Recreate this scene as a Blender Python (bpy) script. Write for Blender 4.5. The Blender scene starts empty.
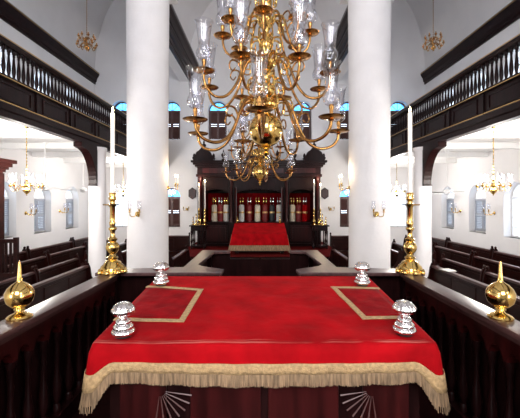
import bpy, bmesh, math, random
from math import pi, sin, cos, radians
from mathutils import Vector, Matrix
random.seed(7)
scene = bpy.context.scene
COL = scene.collection
CAMZ = 2.6
F = 350.0                      # focal length in pixels of the 520 px wide frame

# ------------------------------------------------------------------ materials
def new_mat(name):
    m = bpy.data.materials.new(name); m.use_nodes = True
    nt = m.node_tree; b = nt.nodes['Principled BSDF']
    return m, nt, b

def mat_basic(name, col, rough=.5, metal=0, noise=0, nscale=5, bump=0, bscale=40, stretch=(1, 1, 1), coat=0, sheen=0, spec=None, col2=None):
    m, nt, b = new_mat(name)
    b.inputs['Base Color'].default_value = (*col, 1)
    b.inputs['Roughness'].default_value = rough
    b.inputs['Metallic'].default_value = metal
    if coat:
        b.inputs['Coat Weight'].default_value = coat; b.inputs['Coat Roughness'].default_value = .12
    if sheen:
        b.inputs['Sheen Weight'].default_value = sheen; b.inputs['Sheen Roughness'].default_value = .4
        b.inputs['Sheen Tint'].default_value = (1, .35, .3, 1)
    if spec is not None: b.inputs['Specular IOR Level'].default_value = spec
    if noise or bump:
        tc = nt.nodes.new('ShaderNodeTexCoord'); mp = nt.nodes.new('ShaderNodeMapping')
        mp.inputs['Scale'].default_value = stretch
        nt.links.new(tc.outputs['Object'], mp.inputs['Vector'])
    if noise:
        n = nt.nodes.new('ShaderNodeTexNoise'); n.inputs['Scale'].default_value = nscale; n.inputs['Detail'].default_value = 6
        nt.links.new(mp.outputs[0], n.inputs['Vector'])
        r = nt.nodes.new('ShaderNodeValToRGB')
        c2 = col2 or tuple(c * (1 - noise) for c in col)
        r.color_ramp.elements[0].color = (*c2, 1); r.color_ramp.elements[0].position = .35
        r.color_ramp.elements[1].color = (*col, 1); r.color_ramp.elements[1].position = .65
        nt.links.new(n.outputs['Fac'], r.inputs['Fac']); nt.links.new(r.outputs['Color'], b.inputs['Base Color'])
    if bump:
        n2 = nt.nodes.new('ShaderNodeTexNoise'); n2.inputs['Scale'].default_value = bscale; n2.inputs['Detail'].default_value = 4
        nt.links.new(mp.outputs[0], n2.inputs['Vector'])
        bp = nt.nodes.new('ShaderNodeBump'); bp.inputs['Strength'].default_value = bump; bp.inputs['Distance'].default_value = .02
        nt.links.new(n2.outputs['Fac'], bp.inputs['Height']); nt.links.new(bp.outputs['Normal'], b.inputs['Normal'])
    return m

def mat_glass(name, tint=(1, 1, 1), gloss_min=.04, gloss_max=.9, rough=.02):
    m = bpy.data.materials.new(name); m.use_nodes = True
    nt = m.node_tree; nt.nodes.clear()
    out = nt.nodes.new('ShaderNodeOutputMaterial'); mix = nt.nodes.new('ShaderNodeMixShader')
    tr = nt.nodes.new('ShaderNodeBsdfTransparent'); tr.inputs['Color'].default_value = (*tint, 1)
    gl = nt.nodes.new('ShaderNodeBsdfGlossy'); gl.inputs['Roughness'].default_value = rough
    lw = nt.nodes.new('ShaderNodeLayerWeight'); lw.inputs['Blend'].default_value = .35
    mr = nt.nodes.new('ShaderNodeMapRange')
    mr.inputs['To Min'].default_value = gloss_min; mr.inputs['To Max'].default_value = gloss_max
    nt.links.new(lw.outputs['Facing'], mr.inputs['Value']); nt.links.new(mr.outputs[0], mix.inputs['Fac'])
    nt.links.new(tr.outputs[0], mix.inputs[1]); nt.links.new(gl.outputs[0], mix.inputs[2]); nt.links.new(mix.outputs[0], out.inputs['Surface'])
    return m

def mat_emit(name, col, strength):
    m = bpy.data.materials.new(name); m.use_nodes = True
    nt = m.node_tree; nt.nodes.clear()
    out = nt.nodes.new('ShaderNodeOutputMaterial'); e = nt.nodes.new('ShaderNodeEmission')
    e.inputs['Color'].default_value = (*col, 1); e.inputs['Strength'].default_value = strength
    nt.links.new(e.outputs[0], out.inputs['Surface'])
    return m

M = dict(
    plaster=mat_basic('plaster', (.80, .79, .80), .85, noise=.05, nscale=1.2, bump=.12, bscale=9),
    column=mat_basic('column_plaster', (.82, .80, .80), .8, noise=.05, nscale=2.5, bump=.35, bscale=14),
    white=mat_basic('white_paint', (.82, .82, .82), .5, noise=.04, nscale=3),
    wood=mat_basic('dark_mahogany', (.016, .0045, .0045), .3, noise=.6, nscale=3, stretch=(6, 6, 1), spec=.12),
    woodcap=mat_basic('polished_mahogany', (.085, .036, .034), .33, noise=.5, nscale=3, stretch=(8, 1, 8), bump=.03, bscale=30, spec=.4),
    woodred=mat_basic('red_mahogany', (.042, .005, .005), .3, noise=.6, nscale=3, stretch=(5, 5, .6), spec=.25),
    pew=mat_basic('pew_mahogany', (.020, .0038, .003), .38, noise=.5, nscale=2.5, stretch=(6, 1, 6), spec=.12),
    brass=mat_basic('polished_brass', (.88, .60, .20), .16, metal=1, noise=.25, nscale=6),
    brassold=mat_basic('aged_brass', (.52, .27, .09), .22, metal=1, noise=.4, nscale=9),
    gilt=mat_basic('gilding', (.62, .40, .16), .35, metal=.8),
    silver=mat_basic('silver', (.90, .87, .86), .12, metal=1, bump=.25, bscale=60),
    velvet=mat_basic('red_velvet', (.43, .003, .007), .8, noise=.38, nscale=4.5, bump=.6, bscale=9, sheen=.03, spec=.06),
    velvetin=mat_basic('dark_red_velvet', (.30, .003, .007), .8, noise=.4, nscale=8, bump=.5, bscale=14, sheen=.03, spec=.06),
    braid=mat_basic('gold_braid', (.55, .36, .17), .7, noise=.35, nscale=60, bump=.5, bscale=150),
    fringe=mat_basic('gold_fringe', (.36, .235, .13), .8, noise=.6, nscale=70, stretch=(1, 1, .12)),
    carpet=mat_basic('red_carpet', (.10, .005, .005), .95, spec=.05, noise=.3, nscale=20),
    sand=mat_basic('sand', (.50, .42, .32), .95, noise=.25, nscale=14, bump=.4, bscale=60),
    shutter_brown=mat_basic('brown_shutter_paint', (.075, .032, .028), .45),
    shutter_grey=mat_basic('grey_shutter_paint', (.33, .35, .40), .5),
    blueglass=mat_glass('blue_glass', (.36, .74, 1), .05, .5, .1),
    clearglass=mat_glass('clear_pane', (.95, .97, 1), .05, .5, .05),
    glass=mat_glass('lamp_glass', (.95, .955, 1), .09, .85, .05),
    candle=mat_basic('candle_wax', (.90, .86, .78), .45),
    flame=mat_emit('candle_flame', (1, .78, .45), 40),
    bulb=mat_emit('lamp_filament', (1, .72, .38), 14),
    ivory=mat_basic('ivory_silk', (.80, .70, .52), .6, noise=.2, nscale=14),
    redsilk=mat_basic('red_silk', (.22, .008, .008), .55, noise=.3, nscale=10),
    blacksilk=mat_basic('black_silk', (.010, .010, .013), .5),
    whitesilk=mat_basic('white_silk', (.82, .78, .72), .6, noise=.15, nscale=14),
    felt=mat_basic('black_felt', (.01, .01, .01), .8),
    paper=mat_basic('paper', (.8, .78, .74), .8),
)

def crease_mat():  # velvet with broken paler streaks along the front fold
    m = mat_basic('red_velvet_pale_fold', (.43, .003, .007), .8, noise=.38, nscale=4.5, bump=.6, bscale=9, sheen=.03, spec=.06)
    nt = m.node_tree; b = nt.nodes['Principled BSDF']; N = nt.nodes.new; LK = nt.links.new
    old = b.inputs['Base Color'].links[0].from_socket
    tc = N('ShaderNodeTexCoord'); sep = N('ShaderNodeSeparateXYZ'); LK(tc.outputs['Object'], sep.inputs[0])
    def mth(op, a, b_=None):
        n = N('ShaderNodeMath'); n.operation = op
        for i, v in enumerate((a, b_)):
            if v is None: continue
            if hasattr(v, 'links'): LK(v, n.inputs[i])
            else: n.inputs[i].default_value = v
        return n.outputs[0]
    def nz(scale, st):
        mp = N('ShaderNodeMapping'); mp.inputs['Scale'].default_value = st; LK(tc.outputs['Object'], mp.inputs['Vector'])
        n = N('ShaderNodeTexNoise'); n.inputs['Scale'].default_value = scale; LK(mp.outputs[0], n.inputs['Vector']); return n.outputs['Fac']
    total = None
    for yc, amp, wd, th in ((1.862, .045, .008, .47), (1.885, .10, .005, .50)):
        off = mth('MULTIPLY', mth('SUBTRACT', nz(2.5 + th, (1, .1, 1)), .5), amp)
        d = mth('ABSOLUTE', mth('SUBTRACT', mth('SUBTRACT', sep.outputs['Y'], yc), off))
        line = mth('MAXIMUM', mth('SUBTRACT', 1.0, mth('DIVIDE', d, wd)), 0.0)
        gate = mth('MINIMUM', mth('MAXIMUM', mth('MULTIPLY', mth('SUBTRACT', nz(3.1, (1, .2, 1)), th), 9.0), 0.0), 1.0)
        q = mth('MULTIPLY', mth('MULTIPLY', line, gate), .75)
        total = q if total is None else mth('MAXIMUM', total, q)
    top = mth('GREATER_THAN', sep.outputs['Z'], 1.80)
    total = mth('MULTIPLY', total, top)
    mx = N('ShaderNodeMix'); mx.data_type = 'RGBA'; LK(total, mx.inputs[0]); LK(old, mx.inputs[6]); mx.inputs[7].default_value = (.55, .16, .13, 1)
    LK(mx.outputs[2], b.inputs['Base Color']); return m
M['velvetfold'] = crease_mat()

# ------------------------------------------------------------------ mesh helpers
def nb(): return bmesh.new()
def box(bm, x0, x1, y0, y1, z0, z1, mtx=None, bev=0):
    vs = [bm.verts.new(v) for v in ((x0, y0, z0), (x1, y0, z0), (x1, y1, z0), (x0, y1, z0), (x0, y0, z1), (x1, y0, z1), (x1, y1, z1), (x0, y1, z1))]
    fs = [bm.faces.new([vs[i] for i in f]) for f in ((0, 3, 2, 1), (4, 5, 6, 7), (0, 1, 5, 4), (1, 2, 6, 5), (2, 3, 7, 6), (3, 0, 4, 7))]
    if bev:
        es = list({e for f in fs for e in f.edges})
        r = bmesh.ops.bevel(bm, geom=es, offset=bev, segments=2, affect='EDGES', profile=.6)
        vs = list({v for f in r['faces'] for v in f.verts} | {v for v in vs if v.is_valid})
    if mtx is not None:
        for v in vs: v.co = mtx @ v.co
    return vs

def lathe(bm, prof, seg=20, c=(0, 0, 0), flute=0, nfl=0, mtx=None):
    """prof: list of (r, z)"""
    rings = []; allv = []
    for r, z in prof:
        if r < 1e-5:
            v = [bm.verts.new((0, 0, z))]
        else:
            v = []
            for i in range(seg):
                a = 2 * pi * i / seg
                rr = r * (1 + flute * abs(cos(a * nfl / 2)) - flute * .5) if nfl else r
                v.append(bm.verts.new((rr * cos(a), rr * sin(a), z)))
        rings.append(v); allv += v
    for a, b in zip(rings, rings[1:]):
        if len(a) == 1 and len(b) == 1: continue
        if len(a) == 1:
            for i in range(seg): bm.faces.new((a[0], b[(i + 1) % seg], b[i]))
        elif len(b) == 1:
            for i in range(seg): bm.faces.new((a[i], a[(i + 1) % seg], b[0]))
        else:
            for i in range(seg): bm.faces.new((a[i], a[(i + 1) % seg], b[(i + 1) % seg], b[i]))
    if len(rings[0]) > 1: bm.faces.new(list(reversed(rings[0])))
    if len(rings[-1]) > 1: bm.faces.new(rings[-1])
    cv = Vector(c)
    for v in allv:
        v.co += cv
        if mtx is not None: v.co = mtx @ v.co
    return allv

def shell(bm, prof, seg=20, c=(0, 0, 0)):
    """open lathe surface, no caps"""
    rings = []
    for r, z in prof:
        rings.append([bm.verts.new((c[0] + r * cos(2 * pi * i / seg), c[1] + r * sin(2 * pi * i / seg), c[2] + z)) for i in range(seg)])
    for a, b in zip(rings, rings[1:]):
        for i in range(seg): bm.faces.new((a[i], a[(i + 1) % seg], b[(i + 1) % seg], b[i]))

def smooth_pts(pts, n=4):
    P = [Vector(p) for p in pts]
    out = []
    for i in range(len(P) - 1):
        p0 = P[max(i - 1, 0)]; p1 = P[i]; p2 = P[i + 1]; p3 = P[min(i + 2, len(P) - 1)]
        for k in range(n):
            t = k / n
            out.append(.5 * ((2 * p1) + (-p0 + p2) * t + (2 * p0 - 5 * p1 + 4 * p2 - p3) * t * t + (-p0 + 3 * p1 - 3 * p2 + p3) * t ** 3))
    out.append(P[-1]); return out

def tube(bm, pts, r, seg=8, r2=None):
    P = [Vector(p) for p in pts]; rings = []
    n = len(P); up = Vector((0, 0, 1))
    t0 = (P[1] - P[0]).normalized()
    u = t0.cross(up)
    if u.length < 1e-3: u = t0.cross(Vector((1, 0, 0)))
    u.normalize()
    for i in range(n):
        t = (P[min(i + 1, n - 1)] - P[max(i - 1, 0)]).normalized()
        u = (u - t * u.dot(t)).normalized(); w = t.cross(u)
        rr = r if r2 is None else r + (r2 - r) * i / (n - 1)
        rings.append([bm.verts.new(P[i] + (u * cos(2 * pi * k / seg) + w * sin(2 * pi * k / seg)) * rr) for k in range(seg)])
    for a, b in zip(rings, rings[1:]):
        for k in range(seg): bm.faces.new((a[k], a[(k + 1) % seg], b[(k + 1) % seg], b[k]))
    bm.faces.new(list(reversed(rings[0]))); bm.faces.new(rings[-1])

def prism(bm, poly, a, b, axis):
    """poly: (u,v) list; axis x: u=y v=z ; y: u=x v=z ; z: u=x v=y"""
    def mk(u, v, w):
        return {'x': (w, u, v), 'y': (u, w, v), 'z': (u, v, w)}[axis]
    A = [bm.verts.new(mk(u, v, a)) for u, v in poly]; B = [bm.verts.new(mk(u, v, b)) for u, v in poly]
    n = len(poly)
    bm.faces.new(A); bm.faces.new(list(reversed(B)))
    for i in range(n): bm.faces.new((A[i], B[i], B[(i + 1) % n], A[(i + 1) % n]))

def obj(name, bm, mat, parent=None, smooth=False, loc=None, bevel=0):
    bmesh.ops.recalc_face_normals(bm, faces=bm.faces)
    me = bpy.data.meshes.new(name); bm.to_mesh(me); bm.free()
    me.materials.append(M[mat] if isinstance(mat, str) else mat)
    if smooth:
        for p in me.polygons: p.use_smooth = True
        try: me.set_sharp_from_angle(angle=radians(50))
        except Exception: pass
    o = bpy.data.objects.new(name, me); COL.objects.link(o)
    if parent: o.parent = parent
    if loc: o.location = loc
    if bevel:
        md = o.modifiers.new('bevel', 'BEVEL'); md.width = bevel; md.segments = 2; md.limit_method = 'ANGLE'
    return o

def thing(name, label, cat, loc=(0, 0, 0), rz=0, group=None):
    o = bpy.data.objects.new(name, None); COL.objects.link(o); o.empty_display_size = .1
    o.location = loc; o.rotation_euler = (0, 0, rz); o['label'] = label; o['category'] = cat
    if group: o['group'] = group
    return o
def tag(o, label, cat, group=None):
    o['label'] = label; o['category'] = cat
    if group: o['group'] = group
    return o
def struct(o):
    o['kind'] = 'structure'; return o
def dup(root, loc=None, rz=None, label=None, group=None, parent=None):
    c = root.copy(); COL.objects.link(c)
    if parent is not None: c.parent = parent
    for ch in list(root.children): dup(ch, parent=c)
    if loc is not None: c.location = loc
    if rz is not None: c.rotation_euler = (0, 0, rz)
    if label: c['label'] = label
    if group: c['group'] = group
    return c
def at(px, py, Y):
    return Vector(((px - 260) * Y / F, Y, CAMZ - (py - 200) * Y / F))

# ------------------------------------------------------------------ the setting
XW, YE, YW, TH = 7.5, 15.9, -4.5, .45
ZT = 13.0
def arc(uc, zs, r, n=12, h=None):
    h = h or r
    return [(uc + r * cos(pi - pi * i / n), zs + h * sin(pi * i / n)) for i in range(n + 1)]
def wall(name, axis, c0, c1, u0, u1, z0, z1, holes):
    """holes: (uc, w, zb, zs) with a half-round head"""
    bm = nb()
    R = [(uc - w / 2, uc + w / 2, zb, zs + w / 2) for uc, w, zb, zs in holes]
    us = sorted({u0, u1, *[r[0] for r in R], *[r[1] for r in R]}); zs_ = sorted({z0, z1, *[r[2] for r in R], *[r[3] for r in R]})
    for a, b in zip(us, us[1:]):
        run = None
        cells = []
        for c, d in zip(zs_, zs_[1:]):
            um, zm = (a + b) / 2, (c + d) / 2
            if any(r[0] < um < r[1] and r[2] < zm < r[3] for r in R): cells.append(None)
            else: cells.append((c, d))
        k = 0
        while k < len(cells):
            if cells[k] is None: k += 1; continue
            j = k
            while j + 1 < len(cells) and cells[j + 1]: j += 1
            if axis == 'x': box(bm, c0, c1, a, b, cells[k][0], cells[j][1])
            else: box(bm, a, b, c0, c1, cells[k][0], cells[j][1])
            k = j + 1
    for uc, w, zb, zs in holes:
        A = arc(uc, zs, w / 2, 16)
        prism(bm, A[:9] + [(uc - w / 2, zs + w / 2)], c0, c1, axis)
        prism(bm, A[8:] + [(uc + w / 2, zs + w / 2)], c0, c1, axis)
    return struct(obj(name, bm, 'plaster'))

side_y = [10.3, 12.1, 14.0]
side_holes = [(y, .95, CAMZ - 1.13, CAMZ + .06) for y in side_y] + [(y, .95, CAMZ + 2.2, CAMZ + 4.05) for y in side_y]
east_x = [-6.35, -4.05, -1.93, 1.93, 4.05, 6.35]
east_low = [-6.35, -4.05, 4.05, 6.35]
east_holes = [(x, .84, CAMZ + 2.75, CAMZ + 4.10) for x in east_x] + [(x, .84, CAMZ - 1.23, CAMZ + .13) for x in east_low]
west_holes = [(-5.6, 2.0, 1.2, 3.0), (5.6, 2.0, 1.2, 3.0), (0, 3.2, 4.6, 7.4), (-5.6, 2.2, 4.8, 6.9), (5.6, 2.2, 4.8, 6.9)]
wall('wall_left', 'x', -XW - TH, -XW, YW, YE, 0, ZT, side_holes)
wall('wall_right', 'x', XW, XW + TH, YW, YE, 0, ZT, side_holes)
wall('wall_east', 'y', YE, YE + TH, -XW - TH, XW + TH, 0, ZT, east_holes)
wall('wall_west', 'y', YW - TH, YW, -XW - TH, XW + TH, 0, ZT, west_holes)
bm = nb(); box(bm, -XW - TH, XW + TH, YW - TH, YE + TH, -.3, 0); struct(obj('floor', bm, 'sand'))

# three barrel vaults as one ceiling
bm = nb()
zn, zsid = CAMZ + 6.15, CAMZ + 5.75
def vault(xa, xb, zs, h):
    A = arc((xa + xb) / 2, zs, (xb - xa) / 2, 28, h)
    prism(bm, A + [(xb, ZT + .3), (xa, ZT + .3)], YW, YE, 'y')
vault(-3.22, 3.22, zn, 3.9)
vault(-XW, -3.62, zsid, 4.0); vault(3.62, XW, zsid, 4.0)
for f in bm.faces: f.smooth = False
ceil = struct(obj('ceiling', bm, 'plaster', smooth=True))
# wall above the great columns, and its dark moulded cornices
for s in (-1, 1):
    bm = nb(); box(bm, min(s * 3.22, s * 3.62), max(s * 3.22, s * 3.62), YW, YE, CAMZ + 5.38, ZT + .3)
    struct(obj('wall_' + ('left' if s < 0 else 'right') + '_arcade', bm, 'plaster'))
    prof = [(3.22, 5.38), (3.14, 5.38), (3.14, 5.50), (3.10, 5.52), (3.10, 5.64), (3.03, 5.68), (2.97, 5.78), (2.97, 5.84), (2.92, 5.86), (2.86, 5.98), (2.78, 6.06), (2.78, 6.18), (3.22, 6.18)]
    bm = nb(); prism(bm, [(s * x, CAMZ + z) for x, z in prof], YW, YE, 'y'); struct(obj('trim_%d' % (1 if s < 0 else 2), bm, 'wood'))
    prof = [(XW, 5.24), (7.45, 5.24), (7.45, 5.34), (7.41, 5.36), (7.39, 5.48), (7.33, 5.58), (7.29, 5.66), (7.29, 5.75), (XW, 5.75)]
    bm = nb(); prism(bm, [(s * x, CAMZ + z) for x, z in prof], YW, YE - .02, 'y')
    t = struct(obj('trim_%d' % (3 if s < 0 else 4), bm, 'wood'))
    bm = nb()
    box(bm, min(s * 7.29, s * 7.28), max(s * 7.29, s * 7.28), YW, YE - .02, CAMZ + 5.70, CAMZ + 5.72)
    obj('gilt_line', bm, 'gilt', t)

# ------------------------------------------------------------------ windows
wn = 0
def window(loc, rz, w, zb, zs, style):
    """local x across, y outward, z up from zb"""
    global wn; wn += 1
    r = bpy.data.objects.new('window_%d' % wn, None); COL.objects.link(r); r['kind'] = 'structure'
    r.location = (loc[0], loc[1], zb); r.rotation_euler = (0, 0, rz)
    h = zs - zb; hw = w / 2; fr = .05
    bm = nb()
    box(bm, -hw, -hw + fr, -.04, .04, 0, h); box(bm, hw - fr, hw, -.04, .04, 0, h)
    box(bm, -hw + fr, hw - fr, -.04, .04, 0, fr); box(bm, -hw + fr, hw - fr, -.04, .04, h - fr / 2, h + fr / 2)
    A = arc(0, h, hw, 16); B = arc(0, h, hw - fr, 16)
    for i in range(16): prism(bm, [A[i], A[i + 1], B[i + 1], B[i]], -.04, .04, 'y')
    for a in (45, 90, 135):
        ca, sa = cos(radians(a)), sin(radians(a))
        tube(bm, [(.02 * ca, 0, h + .02), ((hw - fr) * ca, 0, h + (hw - fr) * sa)], .012, 6)
    obj('window_frame', bm, 'white' if style != 'blue' else 'shutter_brown', r)
    bm = nb(); prism(bm, arc(0, h, hw - fr, 16), .0, .006, 'y'); obj('fanlight', bm, 'blueglass' if style == 'blue' else 'clearglass', r)
    bm = nb(); box(bm, -hw + fr, hw - fr, .05, .056, fr, h - fr / 2); obj('pane', bm, 'clearglass', r)
    bm = nb()
    box(bm, -.015, .015, -.02, .02, fr, h - fr / 2)
    for k in (1, 2, 3): box(bm, -hw + fr, hw - fr, -.015, .015, h * k / 4 - .01, h * k / 4 + .01)
    obj('glazing_bars', bm, 'white', r)
    bm = nb(); box(bm, -hw - .06, hw + .06, -.26, .04, -.05, 0); obj('sill', bm, 'plaster', r)
    if style in ('blue', 'grey'):
        sm = 'shutter_brown' if style == 'blue' else 'shutter_grey'
        for sx in (-1, 1):
            bm = nb(); x0, x1 = (-hw + fr, -.004) if sx < 0 else (.004, hw - fr)
            y0, y1 = -.09, -.05; z0, z1 = fr, h - fr / 2
            box(bm, x0, x0 + .05, y0, y1, z0, z1); box(bm, x1 - .05, x1, y0, y1, z0, z1)
            box(bm, x0 + .05, x1 - .05, y0, y1, z0, z0 + .06); box(bm, x0 + .05, x1 - .05, y0, y1, z1 - .06, z1)
            zm = (z0 + z1) / 2; box(bm, x0 + .05, x1 - .05, y0, y1, zm - .03, zm + .03)
            n = int((z1 - z0) / .062)
            for k in range(n):
                z = z0 + .08 + (z1 - z0 - .16) * k / (n - 1)
                if abs(z - zm) < .04: continue
                T = Matrix.Translation((0, (y0 + y1) / 2, z)) @ Matrix.Rotation(radians(-42 if style == 'grey' else -60), 4, 'X')
                box(bm, x0 + .05, x1 - .05, -.034, .034, -.005, .005, T)
            obj('shutter', bm, sm, r)
    return r
for x in east_x: window((x, YE + .28, 0), 0, .84, CAMZ + 2.75, CAMZ + 4.10, 'blue')
for x in east_low: window((x, YE + .28, 0), 0, .84, CAMZ - 1.23, CAMZ + .13, 'blue' if abs(x) < 6 else 'clear')
for s in (-1, 1):
    rz = pi / 2 if s < 0 else -pi / 2
    for y in side_y:
        window((s * (XW + .28), y, 0), rz, .95, CAMZ - 1.13, CAMZ + .06, 'clear' if (s > 0 and y < 11) else 'grey')
        window((s * (XW + .28), y, 0), rz, .95, CAMZ + 2.2, CAMZ + 4.05, 'clear')

# ------------------------------------------------------------------ galleries
side_name = {-1: 'left', 1: 'right'}
for s in (-1, 1):
    sn = side_name[s]
    X = lambda a, b: (min(s * a, s * b), max(s * a, s * b))
    g = bpy.data.objects.new('gallery_floor', None); COL.objects.link(g); g['kind'] = 'structure'
    bm = nb(); box(bm, *X(4.40, XW), YW, YE, CAMZ + 1.58, CAMZ + 1.74); obj('ceiling_boards', bm, 'white', g)
    for k in range(11):
        y = YW + 1.2 + k * 1.85
        bm = nb(); box(bm, *X(4.40, XW), y, y + .16, CAMZ + 1.42, CAMZ + 1.58); obj('joist', bm, 'white', g)
    t = thing('gallery_balustrade', 'long dark wooden gallery parapet with gilt lines and turned balusters on the %s side' % sn, 'balustrade', (s * 4.3, 0, CAMZ + 1.38), 0, 'gallery parapets')
    L = lambda a, b: (min(s * a, s * b), max(s * a, s * b))
    y0, y1 = YW + .01, YE - .01
    bm = nb()
    prism(bm, [(s * a, b) for a, b in ((.10, 0), (-.06, 0), (-.06, .10), (-.10, .12), (-.10, .22), (-.04, .25), (.10, .25))], y0, y1, 'y')
    obj('beam', bm, 'wood', t)
    bm = nb(); box(bm, *L(-.0, .10), y0, y1, .25, .66)
    k = 0; y = 4.3
    while y < y1 - .5:
        box(bm, *L(-.03, 0), y, y + .10, .25, .66)
        box(bm, *L(-.02, 0), y + .22, y + 1.08, .31, .34); box(bm, *L(-.02, 0), y + .22, y + 1.08, .58, .61)
        box(bm, *L(-.02, 0), y + .22, y + .25, .34, .58); box(bm, *L(-.02, 0), y + 1.05, y + 1.08, .34, .58)
        y += 1.2
    obj('parapet', bm, 'wood', t)
    bm = nb(); box(bm, *L(-.065, .12), y0, y1, .66, .71); obj('bottom_rail', bm, 'wood', t)
    bm = nb()
    prism(bm, [(s * a, b) for a, b in ((.11, 1.23), (-.05, 1.23), (-.08, 1.26), (-.08, 1.30), (-.05, 1.33), (.11, 1.33))], y0, y1, 'y')
    obj('handrail', bm, 'wood', t)
    bm = nb()
    for z, xx in ((.105, .062), (.232, .102), (.665, .067), (1.305, .082)):
        box(bm, *L(-xx - .006, -xx), y0, y1, z, z + .016)
    obj('gilt_moulding', bm, 'gilt', t)
    n = 88; ya = 4.9
    base = None
    prof = [(.032, 0), (.032, .04), (.018, .05), (.024, .08), (.034, .15), (.032, .22), (.022, .32), (.017, .40), (.024, .43), (.018, .44), (.030, .46), (.030, .52)]
    for i in range(n):
        y = ya + (y1 - ya - .06) * i / (n - 1)
        if base is None:
            bm = nb(); lathe(bm, prof, 8); base = obj('baluster', bm, 'wood', t, smooth=True); base.location = (s * .03, y, .71)
        else:
            c = base.copy(); COL.objects.link(c); c.location = (s * .03, y, .71)
    # gallery column and its curved bracket
    t = thing('gallery_column', 'slender white round column under the %s gallery beam, on a square plinth' % sn, 'column', (s * 4.3, 9.25, 0), 0, 'slender gallery columns')
    bm = nb(); lathe(bm, [(.27, .30), (.27, .36), (.23, .40), (.22, .45), (.205, 3.6), (.205, 3.86), (.24, 3.90), (.24, CAMZ + 1.379)], 28); obj('shaft', bm, 'column', t, smooth=True)
    bm = nb(); box(bm, -.29, .29, -.29, .29, 0, .30); box(bm, -.26, .26, -.26, .26, 0, .30)
    obj('plinth', bm, 'white', t)
    outer = [(-.90, CAMZ + 1.375)]
    n = 12
    curve = [(-.90 + .64 * sin(pi / 2 * i / n) * 1.0, CAMZ + 1.25 - .85 * (1 - cos(pi / 2 * i / n))) for i in range(n + 1)]
    poly = [(-1.0, CAMZ + 1.375), (-1.0, CAMZ + 1.27)] + curve + [(-.33, CAMZ + .38), (-.20, CAMZ + .36), (-.20, CAMZ + 1.375)]
    # thin the bracket: inner curve
    ci = [(-.20, CAMZ + .36)] + [(-.20 - .0, CAMZ + 1.375)]
    bm = nb(); prism(bm, poly, -.10, .10, 'x'); b = obj('bracket', bm, 'wood', t)

# ------------------------------------------------------------------ great columns
for s, cx in ((-1, -2.8), (1, 2.73)):
    t = thing('great_column', 'massive white plastered round column on the %s of the nave' % side_name[s], 'column', (cx, 8.75, 0), 0, 'great nave columns')
    bm = nb(); lathe(bm, [(.50, .40), (.495, 3), (.505, 6), (.52, CAMZ + 5.1)], 48); obj('shaft', bm, 'column', t, smooth=True)
    bm = nb(); box(bm, -.62, .62, -.62, .62, 0, .25); lathe(bm, [(.58, .25), (.60, .30), (.58, .36), (.52, .40)], 40); obj('base', bm, 'plaster', t)
    bm = nb(); lathe(bm, [(.52, CAMZ + 5.1), (.60, CAMZ + 5.18), (.60, CAMZ + 5.24)], 40); box(bm, -.62, .62, -.62, .62, CAMZ + 5.24, CAMZ + 5.375); obj('capital', bm, 'plaster', t)

# ------------------------------------------------------------------ ark platform and ark
bm = nb(); box(bm, -2.9, 2.9, 11.8, YE, 0, .68); plat = struct(obj('floor_ark_platform', bm, 'wood'))
bm = nb(); box(bm, -2.88, 2.88, 11.82, YE, .68, .70); obj('carpet', bm, 'carpet', plat)

ark = thing('torah_ark', 'great dark mahogany ark cabinet with three open bays and crowned cornice at the east wall', 'ark', (-.04, 14.4, .70))
AW = 2.5; D = 1.3
bm = nb(); box(bm, -AW, AW, .0, D, 0, .97); box(bm, -AW - .04, AW + .04, -.05, D, 0, .12); box(bm, -AW - .04, AW + .04, -.06, D, .94, 1.0)
obj('base_cabinet', bm, 'wood', ark)
for x0, x1 in ((-2.2, -1.3), (-1.05, -.05), (.05, 1.05), (1.3, 2.2)):
    bm = nb(); box(bm, x0, x1, -.02, 0, .2, .86); box(bm, x0 + .08, x1 - .08, -.035, -.02, .28, .78); obj('base_panel', bm, 'woodred', ark)
bm = nb(); box(bm, -AW, AW, D - .05, D, 1.0, 2.85); obj('back_panel', bm, 'wood', ark)
bm = nb(); box(bm, -2.3, 2.3, D - .10, D - .06, 1.01, 2.2)
obj('inner_curtain', bm, 'velvetin', ark)
for x in (-2.40, -1.12, 1.12, 2.40):
    w = .13
    bm = nb(); box(bm, x - w, x + w, .02, D - .11, 1.0, 2.85); obj('pier', bm, 'wood', ark)
    bm = nb(); lathe(bm, [(.09, 1.0), (.09, 1.06), (.07, 1.10), (.062, 1.2), (.058, 2.6), (.085, 2.68), (.095, 2.80), (.095, 2.85)], 14, (x, -.06, 0)); obj('half_column', bm, 'woodred', ark, smooth=True)
    bm = nb(); box(bm, x - .11, x + .11, -.17, .02, .0, 1.0); obj('pedestal', bm, 'wood', ark)
bm = nb()
for x0, x1 in ((-2.27, -1.25), (-.99, .99), (1.25, 2.27)):
    xc = (x0 + x1) / 2; r = (x1 - x0) / 2
    A = arc(xc, 2.12, r, 14, .22)
    prism(bm, [(x0, 2.85)] + A + [(x1, 2.85)], .0, .10, 'y')
obj('arch_board', bm, 'wood', ark)
bm = nb()
for z0, z1, d in ((2.85, 2.95, .06), (2.95, 3.25, .02), (3.25, 3.33, .10), (3.33, 3.42, .17), (3.42, 3.50, .24)):
    box(bm, -AW - d, AW + d, -.12 - d, D, z0, z1)
obj('cornice', bm, 'wood', ark)
for x0, x1 in ((-2.3, -1.25), (-1.0, 1.0), (1.25, 2.3)):
    bm = nb(); box(bm, x0, x1, -.155, -.14, 3.0, 3.2); obj('frieze_panel', bm, 'woodred', ark)
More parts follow.
